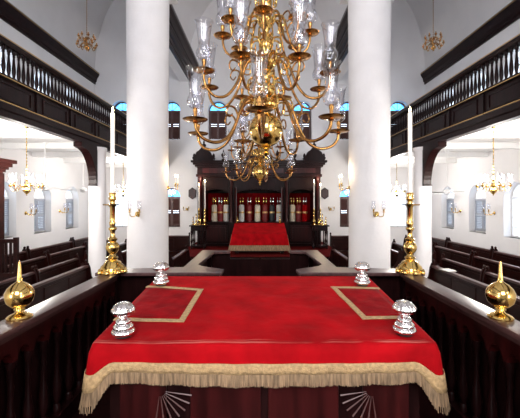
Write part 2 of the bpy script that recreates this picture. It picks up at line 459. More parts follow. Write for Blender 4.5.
# crowned corner ornaments and urn finials
for x in (-2.26, 2.26):
    bm = nb()
    prism(bm, [(x - .40, 3.5), (x - .46, 3.62), (x - .36, 3.70), (x - .28, 3.86), (x - .18, 3.92), (x - .08, 4.04), (x, 4.08), (x + .08, 4.04), (x + .18, 3.92), (x + .28, 3.86), (x + .36, 3.70), (x + .46, 3.62), (x + .40, 3.5)], -.2, .12, 'y')
    lathe(bm, [(.05, 4.06), (.09, 4.12), (.09, 4.17), (.03, 4.22), (.045, 4.28), (0, 4.36)], 12, (x, -.04, 0))
    for dx in (-.40, .40): lathe(bm, [(.03, 3.62), (.06, 3.69), (.05, 3.75), (0, 3.86)], 10, (x + dx, -.04, 0))
    obj('corner_crown', bm, 'wood', ark, bevel=.02)
for x in (-1.45, -.75, .75, 1.45):
    bm = nb(); lathe(bm, [(.08, 3.5), (.08, 3.56), (.03, 3.60), (.09, 3.70), (.10, 3.76), (.03, 3.84), (.04, 3.88), (0, 3.98)], 12, (x, -.1, 0)); obj('urn_finial', bm, 'wood', ark, smooth=True)
bm = nb()
prism(bm, [(-.55, 3.5), (-.5, 3.7), (-.3, 3.8), (-.25, 3.95), (0, 4.05), (.25, 3.95), (.3, 3.8), (.5, 3.7), (.55, 3.5)], -.2, .1, 'y'); obj('centre_crest', bm, 'wood', ark, bevel=.02)
# open doors folded back
for x0, sx in ((-.99, 1), (.99, -1), (-2.27, 1), (2.27, -1)):
    a = radians(78) * -sx
    T = Matrix.Translation((x0, -.02, 0)) @ Matrix.Rotation(a, 4, 'Z')
    bm = nb(); box(bm, 0 if sx > 0 else -.42, .42 if sx > 0 else 0, -.02, .02, 1.01, 2.4, T)
    d = obj('door', bm, 'woodred', ark)

# Torah scrolls
def scroll(px, mat, label, fin='silver', k=1.0, Y=14.75):
    X = (px - 260) * Y / F
    t = thing('torah_scroll', label, 'torah scroll', (X, Y, 1.705), random.uniform(-.1, .1), 'torah scrolls standing in the ark')
    bm = nb()
    seg = 24
    prof = [(.110, 0), (.116, .04), (.113, .3), (.11, .62), (.095, .68), (.05, .70)]
    vs = lathe(bm, prof, seg, flute=.06, nfl=12)
    for v in vs: v.co.y *= .62; v.co *= k
    obj('mantle', bm, mat, t, smooth=True)
    bm = nb(); vs = lathe(bm, [(.116, .34), (.119, .36), (.119, .39), (.115, .41)], seg)
    for v in vs: v.co.y *= .64; v.co *= k
    obj('sash', bm, 'gilt', t)
    for sx in (-.055, .055):
        bm = nb(); lathe(bm, [(.014, .66 * k), (.014, .74 * k), (.03, .76 * k), (.042, .80 * k), (.045, .85 * k), (.03, .90 * k), (.014, .92 * k), (.026, .95 * k), (.018, .99 * k), (0, 1.04 * k)], 10, (sx, 0, 0))
        obj('rimon_finial', bm, fin, t, smooth=True)
for a in ((214.4, 'ivory', 'ivory mantled torah scroll at the left end of the left bay of the ark', 'brass'),
          (220.3, 'redsilk', 'red mantled torah scroll in the middle of the left bay of the ark', 'silver'),
          (226.2, 'whitesilk', 'white mantled torah scroll at the right end of the left bay of the ark', 'brass'),
          (241.5, 'whitesilk', 'white mantled torah scroll leftmost in the wide centre bay of the ark', 'brass'),
          (249.3, 'redsilk', 'red mantled torah scroll between the white and the ivory one in the centre bay', 'silver'),
          (257.5, 'ivory', 'tall ivory mantled torah scroll in the middle of the centre bay of the ark', 'brass'),
          (265, 'redsilk', 'red mantled torah scroll between the ivory and the black one in the centre bay', 'brass'),
          (272, 'blacksilk', 'black mantled torah scroll near the right side of the centre bay', 'silver'),
          (279, 'whitesilk', 'white mantled torah scroll beside the black one, far right of the centre bay', 'silver'),
          (292.5, 'ivory', 'ivory mantled torah scroll at the left end of the right bay of the ark', 'brass'),
          (298.7, 'redsilk', 'red mantled torah scroll in the middle of the right bay of the ark', 'brass'),
          (304.9, 'velvet', 'bright red mantled torah scroll at the right end of the right bay of the ark', 'silver')):
    scroll(a[0], a[1], a[2], a[3])

# ------------------------------------------------------------------ candlesticks (parametric)
def flame_mesh(bm, z, k=1.0):
    lathe(bm, [(0, z), (.010 * k, z + .012 * k), (.012 * k, z + .022 * k), (.006 * k, z + .042 * k), (0, z + .06 * k)], 8)
def candlestick(name, label, loc, prof, candle_r, candle_h, cat='candlestick', group=None, pan=None, base=None, mat='brass', lit=True, seg=24, k=1.0):
    t = thing(name, label, cat, loc, 0, group)
    bm = nb(); lathe(bm, prof, seg); obj('stem', bm, mat, t, smooth=True)
    if base: base(t)
    zt = prof[-1][1]
    if pan:
        bm = nb(); lathe(bm, pan, seg); obj('drip_pan', bm, mat, t, smooth=True)
    if candle_h:
        bm = nb(); lathe(bm, [(candle_r, zt - .02), (candle_r, zt + candle_h - .01), (candle_r * .6, zt + candle_h)], 14); c = obj('candle', bm, 'candle', t, smooth=True)
        if lit:
            bm = nb(); flame_mesh(bm, zt + candle_h, k); obj('flame', bm, 'flame', c, smooth=True)
    return t

# tall altar candlesticks on the bimah rail corners
RZ = CAMZ - .75
big_prof = [(.135, .05), (.125, .075), (.10, .095), (.085, .12), (.045, .14), (.055, .155), (.06, .165), (.04, .18), (.032, .20), (.055, .225), (.072, .255), (.075, .285), (.060, .315), (.035, .335), (.050, .35), (.052, .365), (.032, .38), (.024, .42), (.030, .45), (.045, .465), (.045, .48), (.028, .495), (.036, .52), (.038, .54), (.028, .56), (.030, .58), (.030, .70), (.034, .705), (.045, .725), (.028, .75), (.028, .77), (.042, .785), (.044, .80), (.034, .815), (.040, .85), (.042, .86)]
def big_base(t):
    bm = nb()
    for r0, z0, z1 in ((.132, 0, .022), (.122, .022, .036), (.116, .036, .052)):
        lathe(bm, [(r0, z0), (r0 * 1.02, (z0 + z1) / 2), (r0, z1)], 8)
    for i in range(8):
        a = 2 * pi * i / 8; lathe(bm, [(.02, 0), (.028, .015), (.02, .035), (0, .045)], 8, (.127 * cos(a), .127 * sin(a), 0))
    obj('base', bm, 'brass', t, smooth=True)
for s in (-1, 1):
    candlestick('altar_candlestick', 'tall turned brass candlestick with a long white candle on the bimah rail\'s %s corner' % side_name[s],
                (1.547 if s > 0 else -1.52, 3.61, RZ), [(r * .90, z * .96) for r, z in big_prof], .021, .83, group='tall candlesticks on the bimah corners', base=big_base,
                pan=[(.02, .688), (.090, .695), (.098, .708), (.09, .708), (.02, .700)], k=1.0)

# ------------------------------------------------------------------ brass finials on the bimah rail
for s in (-1, 1):
    t = thing('brass_finial', 'brass onion shaped finial with a spike on the near %s bimah rail' % side_name[s], 'finial', (s * 1.525, 2.22, RZ), 0, 'onion finials on the bimah rails')
    bm = nb(); lathe(bm, [(.085, 0), (.088, .012), (.078, .022), (.06, .030), (.035, .040), (.026, .055), (.038, .062), (.030, .075)], 32); obj('base', bm, 'brass', t, smooth=True)
    bm = nb(); lathe(bm, [(.028, .072), (.060, .085), (.088, .112), (.100, .150), (.098, .178), (.082, .208), (.055, .232), (.030, .246), (.024, .250)], 36); obj('globe', bm, 'brass', t, smooth=True)
    bm = nb(); lathe(bm, [(.024, .248), (.019, .26), (.014, .31), (.010, .37), (.005, .388), (0, .392)], 16); obj('spike', bm, 'brass', t, smooth=True)
    t.scale = (.83, .83, .93)

# ------------------------------------------------------------------ bimah: platform and balustrades
bm = nb(); box(bm, -1.75, 1.75, -1.2, 3.85, 0, .9); box(bm, -.86, .86, 3.85, 5.25, 0, .5); struct(obj('floor_bimah_platform', bm, 'wood'))
def rail_section(t, p0, p1, w, z0=.9, zt=RZ, cap=True, n=None, seed=0, cap_ext=(0, 0)):
    """balustrade between two plan points; p are centre line; local coordinates = world (thing at origin)"""
    a = Vector((p0[0], p0[1], 0)); b = Vector((p1[0], p1[1], 0)); d = (b - a); L = d.length; d.normalize()
    rot = Matrix.Translation(a) @ Matrix.Rotation(math.atan2(d.y, d.x), 4, 'Z')
    bm = nb(); box(bm, -cap_ext[0], L + cap_ext[1], -w / 2, w / 2, zt - .035, zt, rot, bev=.008)
    box(bm, 0, L, -w / 2 + .03, w / 2 - .03, zt - .075, zt - .036, rot)
    obj('cap_rail', bm, 'woodcap', t, smooth=True)
    bm = nb(); box(bm, 0, L, -.05, .05, z0, z0 + .12, rot); obj('base_rail', bm, 'wood', t)
    n = n or max(2, round(L / .165)); sp = L / n
    bm = nb()
    for k in range(n):      # arcade of small arches under the cap
        u0, u1 = k * sp, (k + 1) * sp; r = sp / 2 - .022
        A = arc((u0 + u1) / 2, zt - .235, r, 8, r * 1.2)
        poly = [(u0, zt - .076), (u0, zt - .235)] + A + [(u1, zt - .235), (u1, zt - .076)]
        V = []
        for yy in (-.03, .03): V.append([bm.verts.new(rot @ Vector((u, yy, z))) for u, z in poly])
        bm.faces.new(V[0]); bm.faces.new(list(reversed(V[1])))
        m = len(poly)
        for i in range(m): bm.faces.new((V[0][i], V[1][i], V[1][(i + 1) % m], V[0][(i + 1) % m]))
    obj('arcade', bm, 'woodred', t)
    base = None
    for k in range(n + 1):
        u = min(max(k * sp, .03), L - .03)
        if base is None:
            H = zt - .235 - (z0 + .12); bm = nb()
            lathe(bm, [(.028, 0), (.028, .05), (.018, .06), (.030, .10), (.036, .16), (.030, .23), (.018, .30), (.016, .40), (.022, .43), (.018, .45), (.024, H - .05), (.033, H - .03), (.033, H)], 12)
            base = obj('baluster', bm, 'wood', t, smooth=True); c = base
        else:
            c = base.copy(); COL.objects.link(c)
        c.location = rot @ Vector((u, 0, z0 + .12))
def newel(t, x, y, w=.2, z0=.9, zt=RZ - .036):
    bm = nb(); box(bm, x - w / 2, x + w / 2, y - w / 2, y + w / 2, z0, zt); obj('newel_post', bm, 'wood', t, bevel=.006)
for s in (-1, 1):
    sn = side_name[s]
    t = thing('bimah_balustrade', 'dark polished mahogany balustrade along the %s side of the bimah' % sn, 'balustrade', (0, 0, 0), 0, 'bimah balustrades')
    rail_section(t, (s * 1.525, 1.0), (s * 1.525, 3.60), .17)
    newel(t, s * 1.525, 1.0, .12)
    bm = nb(); box(bm, min(s * 1.59, s * 1.61), max(s * 1.59, s * 1.61), 1.0, 3.6, 0, RZ - .08); obj('dark_backing', bm, 'wood', t)  # dark board added so the gaps between the balusters stay dark
    t = thing('bimah_balustrade', 'dark mahogany balustrade with stepped corner at the far %s of the bimah' % sn, 'balustrade', (0, 0, 0), 0, 'bimah balustrades')
    bm = nb()
    # one stepped cap in plan
    P = [(1.70, 3.60), (1.70, 3.80), (.86, 3.92), (.86, 5.25), (.44, 5.25), (.44, 5.10), (.66, 5.06), (.72, 4.10), (.66, 3.98), (.39, 3.80), (.40, 3.62)]
    if s > 0: P = [(x, y) for x, y in P]
    prism(bm, [(s * x, y) for x, y in P], RZ - .035, RZ, 'z'); obj('cap_rail', bm, 'woodcap', t, bevel=.006)
    newel(t, s * 1.58, 3.71, .19); newel(t, s * .50, 3.74, .14); newel(t, s * .78, 4.02, .14); newel(t, s * .78, 5.17, .14)
    bm = nb(); box(bm, min(s * .01, s * .44), max(s * .01, s * .44), 5.15, 5.19, .9, CAMZ - .87); obj('low_panel', bm, 'wood', t)
    for (a0, b0, a1, b1) in ((.57, 3.72, 1.49, 3.74), (.77, 4.09, .79, 5.1), (.44, 5.16, .71, 5.18)):
        bm = nb(); box(bm, min(s * a0, s * a1), max(s * a0, s * a1), b0, b1, .9, RZ - .036); obj('panel', bm, 'wood', t)

# ------------------------------------------------------------------ reading desk with its red cloth
def ztop(Y): return CAMZ - (.76 - (Y - 1.84) * (.096 / 1.22))
desk = thing('reading_desk', 'dark mahogany reading desk with carved fan corners beneath the large red cloth', 'desk', (.024, 0, .9))
bm = nb()
DX, DY0, DY1 = .84, 1.90, 3.0
box(bm, -DX, DX, DY0, DY1, .06, .70); obj('body', bm, 'wood', desk)
bm = nb()
prism(bm, [(DY0 - .03, ztop(DY0 - .03) - .93), (DY1 + .03, ztop(DY1 + .03) - .93), (DY1 + .03, ztop(DY1) - .90 - .012), (DY0 - .03, ztop(DY0 - .03) - .90 - .012)], -DX - .03, DX + .03, 'x')
box(bm, -DX, DX, DY0, DY1, .70, .88); obj('sloping_top', bm, 'wood', desk)
bm = nb(); box(bm, -DX - .03, DX + .03, DY0 - .03, DY1 + .03, 0, .06); obj('plinth', bm, 'wood', desk)
for x0, x1 in ((-.78, -.53), (-.40, -.02), (.02, .40), (.53, .78)):
    bm = nb(); box(bm, x0, x1, DY0 - .014, DY0, .1, .80); obj('front_panel', bm, 'woodred', desk, bevel=.004)
# carved fans
for s in (-1, 1):
    bm = nb()
    o = Vector((s * (.558 if s < 0 else .574), DY0 - .03, .68))
    for k in range(7):
        a = radians(-8 - k * 15); d = Vector((cos(a) * -s, 0, sin(a)))
        tube(bm, [o + d * .03, o + d * .17], .0015, 6, .005)
    obj('carved_fan', bm, mat_basic('carved_wood_%d' % s, (.10, .045, .04), .35), desk, smooth=True)  # fan rays in a lighter brown than the desk panels

# cloth: one parametric surface with rounded edge, corners hanging lower
CX, CY0, CY1, R = .915, 1.845, 3.055, .014
from mathutils import noise as mn
def wob(x, y):
    f = min(1, (CX - abs(x)) / .1, (y - CY0) / .06, (CY1 - y) / .1)
    return max(f, 0) * (.0035 * mn.noise(Vector((x * 3, y * 9, 0))) + .003 * mn.noise(Vector((x * 7 + y * 4, y * 6, 3))) + .002)
def crease(x, y):
    yc = CY0 + .022 + .006 * mn.noise(Vector((x * 3, 0, 7)))
    a = .5 + .9 * mn.noise(Vector((x * 2.3, 5, 1)))
    return .0055 * max(0.15, a) * math.exp(-((y - yc) / .006) ** 2) * min(1, (CX - abs(x)) / .05)
# perimeter walk: from far-left down left side, along the front, up the right side, then back
def perim(n_side=40, n_front=70, rc=.03):
    pts = []
    # returns (x, y, nx, ny, cornerness)
    for i in range(n_side + 1):
        y = CY1 - rc - (CY1 - CY0 - 2 * rc) * i / n_side; pts.append((-CX, y, -1, 0))
    for i in range(1, 6):
        a = pi + pi / 2 * i / 6; pts.append((-CX + rc + rc * cos(a), CY0 + rc + rc * sin(a), cos(a), sin(a)))
    for i in range(n_front + 1):
        x = -CX + rc + (2 * CX - 2 * rc) * i / n_front; pts.append((x, CY0, 0, -1))
    for i in range(1, 6):
        a = 1.5 * pi + pi / 2 * i / 6; pts.append((CX - rc + rc * cos(a), CY0 + rc + rc * sin(a), cos(a), sin(a)))
    for i in range(n_side + 1):
        y = CY0 + rc + (CY1 - CY0 - 2 * rc) * i / n_side; pts.append((CX, y, 1, 0))
    for i in range(1, 6):
        a = pi / 2 * i / 6; pts.append((CX - rc + rc * cos(a), CY1 - rc + rc * sin(a), cos(a), sin(a)))
    for i in range(40 + 1):
        x = CX - rc - (2 * CX - 2 * rc) * i / 40; pts.append((x, CY1, 0, 1))
    for i in range(1, 6):
        a = pi / 2 + pi / 2 * i / 6; pts.append((-CX + rc + rc * cos(a), CY1 - rc + rc * sin(a), cos(a), sin(a)))
    return pts
PER = perim()
def drop_pt(p, d):
    """point on the hanging cloth at distance d below the top edge"""
    x, y, nx, ny = p
    z = ztop(y)
    dc = math.hypot(abs(abs(x) - CX), min(abs(y - CY0), 9))     # distance to the near corners
    c = max(0, 1 - dc / .13)
    c2 = c * c * (3 - 2 * c)
    sag = 0
    if ny < -.9 and abs(y - CY0) < .01: sag = .030 * (1 - (x / CX) ** 2)
    scale = 1 + sag / .19 + .86 * c2
    dd = d * scale
    fold = .010 * sin(19 * x + 1.3) * sin(11 * x) + .007 * sin(31 * x + 17 * y) + .006 * sin(23 * y)
    t = min(1, d / .22)
    out = R * min(1, d / .03) * 1.0 + .010 * t + .6 * fold * t * (1 - c2) + .050 * c2 * t
    return Vector((x + nx * out, y + ny * out, z - dd + (0 if d > 0 else 0)))
cloth = thing('table_cloth', 'large red velvet cloth with gold braid and fringe draped over the reading desk', 'cloth', (.024, 0, 0))
def ring_strip(bm, ds, off=0.0, thick=0):
    rows = []
    for d in ds:
        row = []
        for p in PER:
            q = drop_pt(p, d); row.append(bm.verts.new(q + Vector((p[2], p[3], 0)) * off))
        rows.append(row)
    n = len(PER)
    for a, b in zip(rows, rows[1:]):
        for i in range(n): bm.faces.new((a[i], b[i], b[(i + 1) % n], a[(i + 1) % n]))
    return rows
bm = nb()
ds = [.003, .008, .016, .03, .05, .07, .09, .12]
rows = ring_strip(bm, ds)
# top: concentric shrink rows toward the centre
prev = rows[0]; n = len(PER); cyc = (CY0 + CY1) / 2
steps = [.995, .985, .975, .966, .958, .950, .942, .934, .925] + [.925 - .9 * i / 36 for i in range(1, 37)]
for sidx, k in enumerate(steps):
    row = []
    for p in PER:
        x = p[0] * k; y = cyc + (p[1] - cyc) * k
        x0 = p[0]
        z = ztop(y) + (wob(x, y) + crease(x, y) if k < .99 else 0)
        row.append(bm.verts.new((x, y, z)))
    for i in range(n): bm.faces.new((prev[i], prev[(i + 1) % n], row[(i + 1) % n], row[i]))
    prev = row
cv = bm.verts.new((0, cyc, ztop(cyc)))
for i in range(n): bm.faces.new((prev[i], prev[(i + 1) % n], cv))
vel = obj('velvet', bm, 'velvetfold', cloth, smooth=True)
sd = vel.modifiers.new('s', 'SOLIDIFY'); sd.thickness = .004; sd.offset = -1
bm = nb(); ring_strip(bm, [.082, .095, .11, .130], .003); b = obj('braid_band', bm, 'braid', cloth, smooth=True)
sd = b.modifiers.new('s', 'SOLIDIFY'); sd.thickness = .003; sd.offset = 1
# fringe of threads
bm = nb()
def lerp_per(u):
    i = int(u); f = u - i; a = PER[i % n]; b2 = PER[(i + 1) % n]
    return tuple(a[k] + (b2[k] - a[k]) * f for k in range(4))
u = 0.0
while u < 130:      # left side, front and right side
    p = lerp_per(u); L = .186 + random.uniform(-.004, .003)
    jx = random.uniform(-.001, .001)
    a = drop_pt(p, .128); b2 = drop_pt(p, L)
    nrm = Vector((p[2], p[3], 0)); nrm.normalize()
    tang = Vector((-nrm.y, nrm.x, 0)); wdt = .0017
    q = [a - tang * wdt + nrm * .003, a + tang * wdt + nrm * .003, b2 + tang * (wdt + jx) + nrm * random.uniform(.001, .006), b2 + tang * (-wdt + jx) + nrm * random.uniform(.001, .006)]
    V = [bm.verts.new(v) for v in q] + [bm.verts.new(v - nrm * .003) for v in q]
    for f in ((0, 1, 2, 3), (7, 6, 5, 4), (0, 4, 5, 1), (1, 5, 6, 2), (2, 6, 7, 3), (3, 7, 4, 0)): bm.faces.new([V[i] for i in f])
    seglen = (Vector(PER[(int(u) + 1) % n][:2]) - Vector(PER[int(u) % n][:2])).length
    u += .0036 / max(seglen, .004)
fr = obj('fringe', bm, 'fringe', cloth); fr['kind'] = 'stuff'
bm = nb(); ring_strip(bm, [.120, .135, .168], -.001); o = obj('fringe_heading', bm, 'fringe', cloth)
# gold bordered panels on the cloth
def border(poly, w, inner_mat):
    """poly: plan points of the outer line, open on the side at the cloth edge"""
    bmB = nb()
    for (a, b) in zip(poly, poly[1:]):
        a = Vector(a); b = Vector(b); d = (b - a).normalized(); nn = Vector((-d.y, d.x)) * w / 2
        N = max(2, int((b - a).length / .04)); up, dn = [], []
        ax = a - d * w / 2; bx = b + d * w / 2
        for i in range(N + 1):
            c = ax + (bx - ax) * i / N
            for lst, sgn in ((up, 1), (dn, -1)):
                q = c + nn * sgn; lst.append(bmB.verts.new((q.x, q.y, ztop(q.y) + wob(q.x, q.y) + .0045)))
        for i in range(N): bmB.faces.new((up[i], up[i + 1], dn[i + 1], dn[i]))
    o = obj('braid_border', bmB, 'braid', cloth); sdm = o.modifiers.new('s', 'SOLIDIFY'); sdm.thickness = .004; sdm.offset = 0
    xs = [p[0] for p in poly]; bmI = nb()
    P = list(poly)
    vs = []
    xa, xb = min(P[0][0], P[1][0]), max(P[0][0], P[1][0])
    G = 10
    grid = [[None] * (G + 1) for _ in range(G + 1)]
    for i in range(G + 1):
        for j in range(G + 1):
            p = Vector(P[0]).lerp(Vector(P[1]), i / G).lerp(Vector(P[3]).lerp(Vector(P[2]), i / G), j / G)
            grid[i][j] = bmI.verts.new((p.x, p.y, ztop(p.y) + wob(p.x, p.y) + .003))
    for i in range(G):
        for j in range(G): bmI.faces.new((grid[i][j], grid[i + 1][j], grid[i + 1][j + 1], grid[i][j + 1]))
    o = obj('inset_velvet', bmI, 'velvetin', cloth, smooth=True); sdm = o.modifiers.new('s', 'SOLIDIFY'); sdm.thickness = .003; sdm.offset = 0
border([(-.90, 2.15), (-.499, 2.12), (-.479, 2.68), (-.90, 2.76)], .038, 'velvetin')
border([(.885, 2.17), (.621, 2.16), (.551, 2.74), (.885, 2.72)], .038, 'velvetin')

# silver rimonim weights on the cloth
sil = [((-.748, 1.915), 'near left'), ((.80, 1.94), 'near right'), ((-.785, 2.78), 'far left'), ((.812, 2.78), 'far right')]
proto = None
for (x, y), w in sil:
    lab = 'silver domed finial stand at the %s corner of the red cloth on the desk' % w
    loc = (x, y, ztop(y) + .010)
    if proto is None:
        t = thing('silver_stand', lab, 'silver stand', loc, 0, 'silver stands on the red cloth'); proto = t
        bm = nb(); lathe(bm, [(.050, 0), (.052, .010), (.050, .016)], 24); obj('foot', bm, 'felt', t, smooth=True)
        bm = nb(); lathe(bm, [(.060, .012), (.073, .020), (.075, .030), (.070, .040), (.060, .046), (.063, .054), (.062, .064), (.052, .074), (.044, .080), (.048, .088), (.044, .098), (.030, .106), (.018, .112), (.017, .122)], 32, flute=.03, nfl=12)
        obj('bell', bm, 'silver', t, smooth=True)
        bm = nb(); lathe(bm, [(.018, .118), (.035, .124), (.060, .136), (.073, .150), (.072, .162), (.060, .182), (.042, .198), (.020, .206), (0, .208)], 48, flute=.12, nfl=14)
        obj('fluted_dome', bm, 'silver', t, smooth=True)
    else:
        dup(proto, loc, random.uniform(0, 2), lab)
for o in COL.objects:
    if o.name.startswith('silver_stand'): o.scale = (.84, .84, .90)

# ------------------------------------------------------------------ red covered table before the ark
tb = thing('altar_table', 'dark wooden table carrying the small red cloth in front of the ark', 'table', (-.02, 12.75, .70))
bm = nb(); box(bm, -.88, .88, -.38, .38, .06, .62); obj('body', bm, 'wood', tb)
bm = nb(); prism(bm, [(-.42, .64), (.42, .96), (.42, 1.0), (-.42, .68)], -.92, .92, 'x'); box(bm, -.88, .88, .1, .38, .62, .80); obj('sloping_top', bm, 'wood', tb)
for x in (-.8, .8):
    for y in (-.3, .3):
        bm = nb(); box(bm, x - .05, x + .05, y - .05, y + .05, 0, .06); obj('leg', bm, 'wood', tb)
ct = thing('altar_cloth', 'small red cloth with gold fringe over the table before the ark', 'cloth', (-.02, 12.75, .70))
bm = nb()
zb_, zf_ = 1.03, .70
NX = 28
def arow(fy, fz, hw):
    return [bm.verts.new((-hw + 2 * hw * i / NX, fy + .012 * sin(i * 1.3) * (1 if fz < .6 else 0), fz)) for i in range(NX + 1)]
secs = [(.46, .80, .95), (.45, zb_, .93), (-.05, .85, .945), (-.44, zf_, .96), (-.46, .60, .985), (-.47, .42, 1.0), (-.475, .29, 1.01)]
rws = [arow(*s_) for s_ in secs]
for a, b in zip(rws, rws[1:]):
    for i in range(NX): bm.faces.new((a[i], a[i + 1], b[i + 1], b[i]))
for s in (-1, 1):
    e = 0 if s < 0 else NX
    topv = [r[e] for r in rws[1:4]]
    low = [bm.verts.new((s * 1.02, .46, .62)), bm.verts.new((s * 1.03, -.05, .45)), bm.verts.new((s * 1.05, -.46, .26))]
    bm.faces.new((topv[0], topv[1], low[1], low[0])); bm.faces.new((topv[1], topv[2], low[2], low[1]))
    bm.faces.new((topv[2], rws[4][e], rws[5][e], rws[6][e], low[2]))
o = obj('velvet', bm, 'velvet', ct); sdm = o.modifiers.new('s', 'SOLIDIFY'); sdm.thickness = .008; sdm.offset = 1
bm = nb()
def fr_quad(a, b, c, d):
    bm.faces.new([bm.verts.new(v) for v in (a, b, c, d)])
fr_quad((-1.0, -.495, .31), (1.0, -.495, .31), (1.01, -.50, .12), (-1.01, -.50, .12))
for s in (-1, 1):
    fr_quad((s * 1.05, -.49, .31), (s * 1.055, .46, .60), (s * 1.07, .46, .46), (s * 1.12, -.49, .02))
    fr_quad((s * 1.0, -.495, .31), (s * 1.05, -.49, .31), (s * 1.12, -.50, .02), (s * 1.01, -.51, .07))
o = obj('fringe', bm, 'fringe', ct); sdm = o.modifiers.new('s', 'SOLIDIFY'); sdm.thickness = .012; sdm.offset = 0
small_prof = [(.075, 0), (.078, .012), (.05, .03), (.02, .045), (.016, .06), (.032, .08), (.032, .10), (.015, .12), (.013, .16), (.024, .18), (.014, .20), (.022, .24), (.024, .26)]
for s, px in ((-1, 237), (1, 280)):
    x = (px - 260) * 13.1 / F
    candlestick('table_candlestick', 'small brass candlestick on the %s back corner of the small red cloth' % side_name[s], (x, 13.12, 1.735), small_prof, .012, 0, group='candlesticks on the small red cloth', seg=14)

# ------------------------------------------------------------------ candle stands either side of the ark
med_prof = [(.10, 0), (.105, .02), (.08, .04), (.03, .06), (.03, .09), (.055, .13), (.058, .17), (.03, .22), (.022, .27), (.04, .30), (.022, .33), (.02, .42), (.035, .45), (.02, .48), (.03, .54), (.045, .57), (.03, .60), (.032, .64)]
for s in (-1, 1):
    sn = side_name[s]; xs = {-1: (191, 206), 1: (312, 327.5)}[s]
    Y = 13.8; x0, x1 = [(p - 260) * Y / F for p in xs]; xc = (x0 + x1) / 2; hw = (x1 - x0) / 2
    t = thing('candle_stand', 'dark carved wooden stand of brass candlesticks on the %s of the ark' % sn, 'stand', (xc, Y, .70), 0, 'candle stands beside the ark')
    bm = nb(); box(bm, -hw - .03, hw + .03, -.25, .25, .87, .92); obj('top', bm, 'wood', t, bevel=.008)
    bm = nb(); box(bm, -hw + .03, hw - .03, -.2, .2, .70, .87); obj('apron', bm, 'wood', t)
    bm = nb(); box(bm, -hw + .03, hw - .03, -.2, .2, .06, .12); obj('shelf', bm, 'wood', t)
    for lx in (-hw + .05, hw - .05):
        for ly in (-.17, .17):
            bm = nb(); lathe(bm, [(.035, 0), (.035, .14), (.02, .17), (.035, .28), (.02, .40), (.03, .55), (.035, .60), (.035, .70)], 10, (lx, ly, 0)); obj('leg', bm, 'wood', t, smooth=True)
    for k in range(3):
        bm = nb(); lx = (-hw + .05) + (2 * hw - .1) * (k + 1) / 4; lathe(bm, [(.022, .12), (.03, .3), (.018, .45), (.025, .70)], 8, (lx, -.15, 0)); obj('spindle', bm, 'wood', t, smooth=True)
    z = 1.62
    pa, pb = {-1: (205, 199), 1: (314, 320.3)}[s]
    candlestick('candlestick', 'brass candlestick with tall lit candle nearest the ark on the %s stand' % sn, ((pa - 260) * 13.65 / F, 13.65, z), med_prof, .020, 1.02, group='tall lit candlesticks beside the ark', seg=16, k=2.0)
    candlestick('candlestick', 'brass candlestick with lit candle away from the ark on the %s stand' % sn, ((pb - 260) * 13.95 / F, 13.95, z), med_prof, .018, .90, group='tall lit candlesticks beside the ark', seg=16, k=2.0)
    for i, dpx in enumerate({-1: (193.2, 196.2, 200.5), 1: (325.8, 322.4, 318.3)}[s]):
        kk = (1.25, 1.7, 1.0)[i]; yy = (13.75, 13.65, 13.75)[i]
        word = ('outermost short', 'second short', 'innermost small')[i]
        candlestick('small_candlestick', '%s brass candlestick without a candle on the %s stand' % (word, sn), ((dpx - 260) * yy / F, yy, z), [(r, zz * kk) for r, zz in small_prof], .012, 0, group='short candlesticks beside the ark', seg=12)

# hexagonal plaques on the east wall
for s, px in ((-1, 192.3), (1, 324.8)):
    t = thing('wall_plaque', 'dark brown hexagonal wooden plaque on the white wall %s of the ark' % side_name[s], 'plaque', ((px - 260) * 15.85 / F, YE - .03, CAMZ + .30), 0, 'hexagonal wall plaques')
    hexp = lambda r, h: [(-r, -h * .55), (0, -h), (r, -h * .55), (r, h * .55), (0, h), (-r, h * .55)]
    bm = nb(); prism(bm, hexp(.17, .27), 0, .03, 'y'); obj('board', bm, 'woodred', t)
    bm = nb()
    A, B = hexp(.17, .27), hexp(.14, .23)
    for i in range(6): prism(bm, [A[i], A[(i + 1) % 6], B[(i + 1) % 6], B[i]], -.02, 0, 'y')
    obj('frame', bm, 'wood', t)

